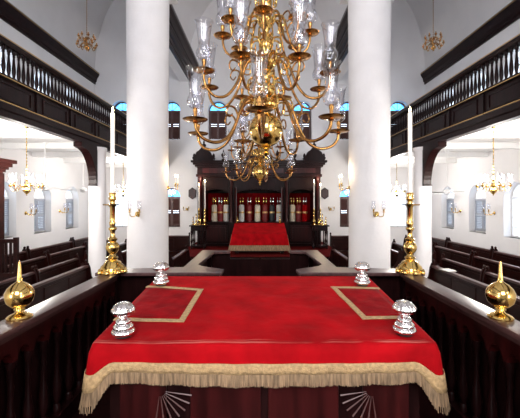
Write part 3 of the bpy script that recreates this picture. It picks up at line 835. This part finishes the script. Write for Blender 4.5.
# ------------------------------------------------------------------ glass shade, arms and chandeliers
SH = [(.034, 0), (.062, .014), (.084, .042), (.093, .080), (.086, .116), (.070, .145), (.064, .17), (.068, .23), (.076, .30), (.086, .38), (.096, .43), (.112, .452)]
SHS = [(.024, 0), (.036, .015), (.046, .04), (.042, .065), (.032, .085), (.030, .12), (.034, .16), (.042, .19)]
def arm_parts(t, pts, zpan, rpan, ang, pan_r, shade, tr, scroll_pts=None, lit=False, gl='glass', kk=1.0, mat='brassold'):
    R_ = Matrix.Rotation(ang, 4, 'Z')
    bm = nb(); P = smooth_pts([(r, 0, z) for r, z in pts], 5)
    tube(bm, P, tr, 8)
    if scroll_pts:
        tube(bm, smooth_pts([(r, 0, z) for r, z in scroll_pts], 4), tr * .7, 6, tr * .45)
    for v in bm.verts: v.co = R_ @ v.co
    a = obj('arm', bm, mat, t, smooth=True)
    c = R_ @ Vector((rpan, 0, zpan))
    bm = nb(); k = pan_r
    lathe(bm, [(.02, -.035 * kk), (.03, -.03 * kk), (.022, -.015 * kk), (k * .45, -.008), (k * .9, .002), (k, .014), (k * .97, .018), (k * .85, .010), (.03, .006)], 22); obj('drip_pan', bm, mat, a, smooth=True).location = c
    hs = .14 * kk if kk == 1 else .11 * kk
    bm = nb(); lathe(bm, [(.016 * kk, .006), (.02 * kk, .02), (.013 * kk, .035), (.019 * kk, .05 * kk), (.021 * kk, .09 * kk), (.026 * kk, .10 * kk), (.026 * kk, hs)], 12); obj('socket', bm, mat, a, smooth=True).location = c
    if shade:
        bm = nb(); shell(bm, shade, 22); o = obj('glass_shade', bm, gl, a, smooth=True); o.location = c + Vector((0, 0, hs - .01))
    if kk != 1:
        bm = nb(); lathe(bm, [(.011 * kk, 0), (.011 * kk, .05 * kk), (.006 * kk, .055 * kk)], 10)
        o = obj('candle', bm, 'candle', a, smooth=True); o.location = c + Vector((0, 0, hs))
    if lit:
        bm = nb(); flame_mesh(bm, 0, 1.3 * kk); o = obj('bulb', bm, 'bulb', a, smooth=True); o.location = c + Vector((0, 0, hs + .055 * kk))
    return a

def chandelier(label, loc, ztop_abs, rot=0):
    t = thing('great_chandelier', label, 'chandelier', loc, rot, 'great brass chandeliers of the nave')
    z0 = 0     # local z = height above camera level
    stem = [(0, .50), (.014, .515), (.02, .53), (.012, .545), (.03, .56), (.05, .585), (.03, .61), (.04, .635), (.075, .65), (.06, .665), (.05, .68)]
    bm = nb(); lathe(bm, stem, 20); obj('pendant', bm, 'brass', t, smooth=True)
    bm = nb()
    ball = [(.05, .675)] + [(.215 * cos(a), .88 + .215 * sin(a)) for a in [radians(d) for d in range(-72, 80, 9)]] + [(.05, 1.09)]
    lathe(bm, ball, 40); obj('ball', bm, 'brass', t, smooth=True)
    bm = nb()
    lathe(bm, [(r * 1.25, z) for r, z in [(.05, 1.085), (.045, 1.12), (.08, 1.15), (.12, 1.165), (.125, 1.19), (.09, 1.21), (.05, 1.235), (.045, 1.28), (.075, 1.32), (.095, 1.37), (.09, 1.42), (.05, 1.47), (.04, 1.50), (.04, 1.56), (.07, 1.60), (.055, 1.63), (.08, 1.66), (.11, 1.70), (.115, 1.73), (.08, 1.76), (.05, 1.79), (.04, 1.83), (.06, 1.88), (.075, 1.94), (.065, 2.0), (.04, 2.05), (.03, 2.12), (.05, 2.16), (.085, 2.22), (.09, 2.26), (.05, 2.30), (.035, 2.36), (.055, 2.42), (.06, 2.50), (.04, 2.58), (.025, 2.64), (.045, 2.70), (.02, 2.76), (.015, 2.80)]], 24)
    obj('stem', bm, 'brass', t, smooth=True)
    bm = nb(); Z = 2.79; k = 0; ztl = ztop_abs - loc[2]
    lathe(bm, [(.012, Z), (.012, ztl - .06), (.05, ztl - .05), (.07, ztl)], 10)
    while Z < min(ztl - .2, 4.0):
        lathe(bm, [(.012, Z), (.03, Z + .02), (.012, Z + .04)], 8); Z += .16
    obj('hanging_rod', bm, 'brassold', t, smooth=True)
    low = [(.06, 1.18), (.14, 1.27), (.27, 1.24), (.36, 1.10), (.44, .90), (.55, .73), (.70, .66), (.85, .69), (.93, .77), (.95, .86)]
    mid = [(.06, 1.72), (.13, 1.80), (.24, 1.77), (.32, 1.60), (.40, 1.40), (.52, 1.25), (.66, 1.22), (.76, 1.30), (.80, 1.40), (.80, 1.47)]
    up = [(.05, 2.24), (.12, 2.32), (.22, 2.27), (.27, 2.10), (.33, 1.92), (.42, 1.83), (.50, 1.87), (.54, 1.96), (.55, 2.05)]
    def scr(p, q, r0, z0_):      # decorative curl
        return [(p, q), (p + .05, q + .09), (p + .13, q + .10), (p + .16, q + .03), (p + .12, q - .02), (p + .08, q + .02)]
    for k in range(7): arm_parts(t, low, .88, .95, radians(-95 + k * 360 / 7), .14, SH, .019, scr(.40, 1.0, 0, 0))
    for k in range(8): arm_parts(t, mid, 1.49, .80, radians(-110 + k * 45), .125, SH, .017, scr(.33, 1.58, 0, 0))
    for k in range(8): arm_parts(t, up, 2.07, .55, radians(-94 + k * 45), .115, SH, .015, scr(.26, 2.12, 0, 0))
    # curled ornaments round the stem
    for zc, rr in ((1.14, .34), (1.40, .24), (1.66, .30), (1.92, .20), (2.18, .24), (2.5, .14)):
        for k in range(8):
            a = radians(22.5 + k * 45)
            P = smooth_pts([(rr * .25, 0, zc), (rr * .55, 0, zc + .10), (rr * .95, 0, zc + .08), (rr, 0, zc - .03), (rr * .75, 0, zc - .05), (rr * .72, 0, zc + .01)], 4)
            Rm = Matrix.Rotation(a, 4, 'Z'); bm = nb()
            tube(bm, [Rm @ p for p in P], .014, 6, .008)
            obj('scroll_branch', bm, 'brass', t, smooth=True)
    return t
ch = chandelier('enormous three tier brass chandelier with hurricane glasses hanging nearest above the red desk', (.075, 4.40, CAMZ), zn + 3.9)
c2 = dup(ch, (0, 9.8, CAMZ - .10), radians(17), 'farther brass chandelier with a globe and glasses hanging before the ark')

# under-gallery chandeliers
def vault_z(x, y=0):
    a = abs(x)
    xc, hr = (3.62 + XW) / 2, (XW - 3.62) / 2
    return zsid + 4.0 * math.sqrt(max(0, 1 - ((a - xc) / hr) ** 2))
def small_chandelier(name, label, loc, ztop_abs, arms, R0, kk, glass, group, mat='brass', lit=True):
    t = thing(name, label, 'chandelier', loc, 0, group)
    ztl = ztop_abs - loc[2]
    bm = nb(); lathe(bm, [(0, -.16), (.015, -.145), (.008, -.13), (.03, -.11), (.075, -.06), (.08, -.03), (.05, .0), (.03, .02), (.05, .05), (.05, .08), (.02, .12), (.018, .17), (.035, .2), (.012, .25)], 20); obj('body', bm, mat, t, smooth=True)
    bm = nb(); lathe(bm, [(.006, .24), (.006, ztl - .05), (.045, ztl - .04), (.05, ztl)], 8)
    Z = .27
    while Z < ztl - .12 and len(bm.verts) < 3000:
        lathe(bm, [(.006, Z), (.015, Z + .015), (.015, Z + .03), (.006, Z + .045)], 6); Z += .07
    obj('chain', bm, mat, t, smooth=True)
    for k in range(arms):
        pts = [(.03, .05), (.10, .08), (.18, .0), (R0 * .75, -.06), (R0 * .95, -.02), (R0, .04)]
        arm_parts(t, pts, .05, R0, 2 * pi * (k + .3) / arms, .04, glass, .007 if glass else .012, None, lit, kk=kk, mat=mat)
        if not glass:
            arm_parts(t, [(.02, .24), (.08, .26), (.14, .18), (R0 * .8, .20), (R0 * .82, .27)], .27, R0 * .82, 2 * pi * (k + .8) / arms, .04, glass, .011, None, lit, kk=kk, mat=mat)
    return t
for s in (-1, 1):
    sn = side_name[s]
    small_chandelier('gallery_chandelier', 'small brass chandelier with lit glass chimneys under the %s gallery, nearer one' % sn, (s * 5.0, 7.5, CAMZ + .25), CAMZ + 1.58, 6, .30, .6, SHS, 'chandeliers under the galleries')
    small_chandelier('gallery_chandelier', 'small brass chandelier under the %s gallery, far one before the east window' % sn, (s * 5.0, 12.8, CAMZ + .25), CAMZ + 1.58, 6, .30, .6, SHS, 'chandeliers under the galleries')
    small_chandelier('aisle_chandelier', 'small bare brass chandelier hanging high in the %s side vault above the gallery' % sn, (s * 5.32, 10.75, CAMZ + 4.72), vault_z(5.32), 8, .28, .7, None, 'chandeliers high in the side vaults', mat='brassold', lit=False)

# ceiling fans
for px, py, Y, zc, lab in ((45, 188, 9.6, 1.58, 'white ceiling fan under the left gallery, nearer one'), (83, 190, 11.9, 1.58, 'white ceiling fan under the left gallery, farther one'),
                     (447, 192, 11.1, 1.58, 'white ceiling fan under the right gallery, nearer one'), (430, 194, 13.6, 1.58, 'white ceiling fan under the right gallery, farther one')):
    p = at(px, py, Y)
    t = thing('ceiling_fan', lab, 'ceiling fan', p, .3, 'ceiling fans under the galleries')
    bm = nb(); lathe(bm, [(.04, -.08), (.09, -.06), (.10, 0), (.09, .05), (.04, .08), (.02, .10)], 20); obj('motor', bm, 'white', t, smooth=True)
    bm = nb(); lathe(bm, [(.012, .09), (.012, CAMZ + zc - p.z - .06), (.06, CAMZ + zc - p.z - .05), (.06, CAMZ + zc - p.z)], 12); obj('down_rod', bm, 'white', t, smooth=True)
    for k in range(4):
        Rm = Matrix.Rotation(k * pi / 2, 4, 'Z') @ Matrix.Rotation(radians(10), 4, 'X')
        bm = nb(); box(bm, .16, .66, -.06, .06, -.006, .006, Rm); box(bm, .08, .18, -.02, .02, -.01, .01, Rm); obj('blade', bm, 'white', t)

# ------------------------------------------------------------------ sconces
def sconce(label, loc, ang, two=True, candle=.0, glass=True, reach=.22, group='brass wall sconces', lit=False, kk=.9):
    """ang: direction it points away from its wall"""
    t = thing('wall_sconce', label, 'sconce', loc, ang, group)
    bm = nb(); lathe(bm, [(.055, 0), (.06, .01), (.03, .03), (.02, .05)], 16, mtx=Matrix.Rotation(pi / 2, 4, 'Y')); obj('backplate', bm, 'brass', t, smooth=True)
    for sy in ((-1, 1) if two else (0,)):
        bm = nb(); e = Vector((reach, sy * .12, .04))
        tube(bm, smooth_pts([(.03, 0, 0), (reach * .5, sy * .05, -.06), (reach * .9, sy * .11, -.04), e], 5), .010, 8)
        a = obj('arm', bm, 'brass', t, smooth=True)
        bm = nb(); lathe(bm, [(.012, 0), (.045, .008), (.048, .016), (.015, .014), (.015, .03), (.022, .05), (.022, .08)], 14); o = obj('socket', bm, 'brass', a, smooth=True); o.location = e
        if candle:
            bm = nb(); lathe(bm, [(.013, 0), (.013, candle), (.006, candle + .004)], 10); o = obj('candle', bm, 'candle', a, smooth=True); o.location = e + Vector((0, 0, .078))
            if lit:
                bm = nb(); flame_mesh(bm, 0, 1.3); o = obj('flame', bm, 'flame', a, smooth=True); o.location = e + Vector((0, 0, .082 + candle))
        if glass:
            bm = nb(); shell(bm, [(.028, 0), (.045, .02), (.052, .05), (.05, .09), (.04, .13), (.042, .18), (.05, .2)], 18); o = obj('glass_shade', bm, 'glass', a, smooth=True); o.location = e + Vector((0, 0, .07))
    return t
for s, cx, pf, ps in ((-1, -2.8, 137.5, 174), (1, 2.73, 376.5, 343)):
    sn = side_name[s]
    X = (pf - 260) * 8.25 / F; dx = X - cx; yy = 8.75 - math.sqrt(.5 ** 2 - dx ** 2)
    sconce('brass sconce with glass shade on the front of the %s great column' % sn, (X, yy - 0.0, CAMZ - .33), math.atan2(yy - 8.75, dx), True, .06, True, .14)
    sconce('brass sconce arm with a lit candle on the nave side of the %s great column' % sn, (cx - s * .495, 8.75, CAMZ + .30), pi if s > 0 else 0, True, .14, False, .22, 'lit candle sconces on the great columns', True)
for s in (-1, 1):
    sn = side_name[s]
    for y, w in ((11.2, 'nearer'), (13.1, 'farther')):
        sconce('two armed brass sconce on the %s outer wall between windows, %s one' % (sn, w), (s * XW, y, CAMZ - .42), pi if s > 0 else 0, True, .05, True, .26)
    px = 186.5 if s < 0 else 331
    sconce('small brass sconce on the east wall %s of the ark below the plaque' % sn, ((px - 260) * 15.8 / F, YE, CAMZ - .42), -pi / 2, True, .05, False, .2)

# ------------------------------------------------------------------ pews
def pew(label, x, y0, y1, top, face, depth=.42, cross=False, group='dark wooden pews'):
    """back plane at x, running along y; seat towards face (-1/+1 in x)"""
    L = y1 - y0
    t = thing('pew', label, 'pew', (x, (y0 + y1) / 2, 0), 0, group)
    f = face; X = lambda a, b: (min(f * a, f * b), max(f * a, f * b)); h = L / 2
    bm = nb(); box(bm, *X(-.03, 0), -h, h, .1, top - .05)
    n = max(2, int(L / .7))
    for k in range(n):
        a = -h + L * k / n + .06; b = -h + L * (k + 1) / n - .06
        box(bm, *X(0, .012), a, b, .56, top - .12)
    obj('backrest', bm, 'pew', t)
    bm = nb(); box(bm, *X(-.06, .045), -h, h, top - .05, top, bev=.01); obj('top_rail', bm, 'woodcap', t, smooth=True)
    bm = nb(); box(bm, *X(0, depth), -h + .04, h - .04, .42, .46, bev=.008); obj('seat', bm, 'pew', t)
    bm = nb(); box(bm, *X(depth - .06, depth - .03), -h + .04, h - .04, .04, .42); obj('seat_front', bm, 'pew', t)
    for s_ in (-1, 1):
        y = s_ * h
        ya, yb = (y - .02, y + .02)
        prof = [(-.07, 0), (-.07, top + .03), (-.03, top + .07), (.03, top + .05), (.07, top - .05), (.10, top - .25), (.18, top - .38), (.32, top - .42), (depth, top - .46), (depth + .02, top - .52), (depth, top - .60), (depth, 0)]
        bm = nb(); prism(bm, [(f * u, v) for u, v in prof], ya, yb, 'y'); obj('end_panel', bm, 'pew', t)
        bm = nb(); lathe(bm, [(.02, top + .05), (.035, top + .075), (.035, top + .105), (.018, top + .13), (0, top + .135)], 10, (f * -.01, y, 0)); obj('knob', bm, 'pew', t, smooth=True)
    if cross: t.rotation_euler = (0, 0, cross)
    return t
rows_ = [('wall', 7.12, 1.06, [(8.0, 10.6), (10.75, 13.2), (13.35, 15.6)]),
         ('second', 6.08, 1.02, [(7.98, 9.9), (10.05, 12.1), (12.25, 14.6)]),
         ('third', 5.12, .98, [(5.4, 7.9), (8.0, 9.8), (10.3, 13.4)]),
         ('front', 3.88, 1.14, [(4.6, 7.85), (9.7, 12.4)])]
pos = {3: ['nearest', 'middle', 'farthest'], 2: ['nearest', 'farthest']}
for s in (-1, 1):
    for rn, x, top, segs in rows_:
        for i, (a, b) in enumerate(segs):
            where = {'wall': 'in the row against the outer wall', 'second': 'in the second row from the outer wall', 'third': 'in the third row from the outer wall', 'front': 'in the front row edging the nave'}[rn]
            pew('dark mahogany pew %s on the %s, %s one' % (where, side_name[s], pos[len(segs)][i]), s * x, a, b, top, -s, depth=.40)
    pew('short dark pew beyond the %s great column facing the ark path' % side_name[s], s * 2.42, 9.5, 11.6, .98, -s, .36)
    pew('dark pew set crosswise against the east wall, %s of the ark' % side_name[s], s * 3.62, 14.35, 15.55, 1.08, 1, .40, cross=-pi / 2)

# open books on the right front pew, far-left canopied seat
t = thing('open_book', 'open prayer book with white pages lying on the right front pew', 'book', (3.88, 7.25, 1.142), .2)
bm = nb()
for sx in (-1, 1):
    prism(bm, [(0, .004), (sx * .02, .022), (sx * .09, .020), (sx * .15, .008), (sx * .15, .003)], -.1, .1, 'x')
obj('pages', bm, 'paper', t)
bm = nb(); box(bm, -.11, .11, -.16, .16, -.002, .004); obj('cover', bm, 'blacksilk', t)

t = thing('canopied_seat', 'tall dark wooden canopied seat with cornice at the far left edge', 'seat', (-5.85, 7.75, 0))
bm = nb(); box(bm, -.5, .12, -.10, .06, 0, 3.30); box(bm, .08, .14, -.12, .08, 0, 3.2); obj('back_post', bm, 'pew', t, bevel=.01)
bm = nb()
for z0, z1, d in ((3.22, 3.28, .02), (3.28, 3.34, .06), (3.34, 3.42, .11), (3.42, 3.50, .17)):
    box(bm, -.52 - d, .13 + d, -.12 - d, .08 + d, z0, z1)
obj('cornice', bm, 'pew', t)
bm = nb(); box(bm, .12, .50, -.10, -.04, 1.66, 1.74); 
for k in range(4): box(bm, .16 + k * .10, .20 + k * .10, -.09, -.05, 1.0, 1.66)
box(bm, .12, .50, -.10, -.04, .92, 1.0); box(bm, .46, .54, -.11, -.03, 0, 1.78); obj('arm_rail', bm, 'pew', t)
bm = nb(); box(bm, .10, .50, -.10, .04, .0, .92); obj('side_panel', bm, 'wood', t)

# ------------------------------------------------------------------ lights
def area(name, loc, rot, sx, sy, power, col):
    l = bpy.data.lights.new(name, 'AREA'); l.shape = 'RECTANGLE'; l.size = sx; l.size_y = sy; l.energy = power; l.color = col
    o = bpy.data.objects.new(name, l); COL.objects.link(o); o.location = loc; o.rotation_euler = rot; return o
def point(name, loc, power, col, r=.05):
    l = bpy.data.lights.new(name, 'POINT'); l.energy = power; l.color = col; l.shadow_soft_size = r
    o = bpy.data.objects.new(name, l); COL.objects.link(o); o.location = loc; return o
# area lamps added at unseen west openings to light the nave from the front
area('fill_west_centre', (0, YW - .1, 6.4), (radians(90 - 12), 0, 0), 3.0, 3.2, 740, (1, .95, .98))
for s in (-1, 1):
    area('fill_west_upper', (s * 5.6, YW - .1, 6.2), (radians(90), 0, 0), 2.0, 2.8, 290, (1, .95, .98))
    area('fill_west_lower', (s * 5.6, YW - .1, 2.4), (radians(90), 0, 0), 1.9, 2.2, 300, (1, .97, .96))
for s in (-1, 1):
    point('lamp_glow', (s * 5.0, 7.5, CAMZ + .55), 340, (1, .94, .88), .22)
    point('lamp_glow', (s * 5.0, 12.8, CAMZ + .55), 340, (1, .94, .88), .22)
    point('candle_glow', (s * 2.05 + (-.03 if s > 0 else 0), 8.75, CAMZ + .72), 14, (1, .74, .45), .03)
    point('candle_glow', (1.547 if s > 0 else -1.52, 3.61, RZ + 1.76), 10, (1, .80, .55), .03)
    point('candle_glow', (s * 2.42, 13.95, CAMZ + .80), 48, (1, .78, .52), .05)

w = bpy.data.worlds.new('World'); scene.world = w; w.use_nodes = True
bg = w.node_tree.nodes['Background']; bg.inputs['Color'].default_value = (.80, .90, 1, 1); bg.inputs['Strength'].default_value = 7.0

# ------------------------------------------------------------------ camera and view
cam = bpy.data.cameras.new('camera'); co = bpy.data.objects.new('camera', cam); COL.objects.link(co)
co.location = (0, 0, CAMZ); co.rotation_euler = (radians(90), 0, 0)
cam.sensor_width = 36; cam.lens = F / 520 * 36; cam.shift_y = -9 / 520; cam.clip_start = .05; cam.clip_end = 200
scene.camera = co
vs = scene.view_settings; vs.view_transform = 'Standard'; vs.look = 'None'; vs.gamma = 1; vs.use_curve_mapping = False
vs.exposure = -.62
scene.cycles.max_bounces = 8; scene.cycles.diffuse_bounces = 4; scene.cycles.glossy_bounces = 4; scene.cycles.transparent_max_bounces = 24
scene.cycles.use_denoising = True
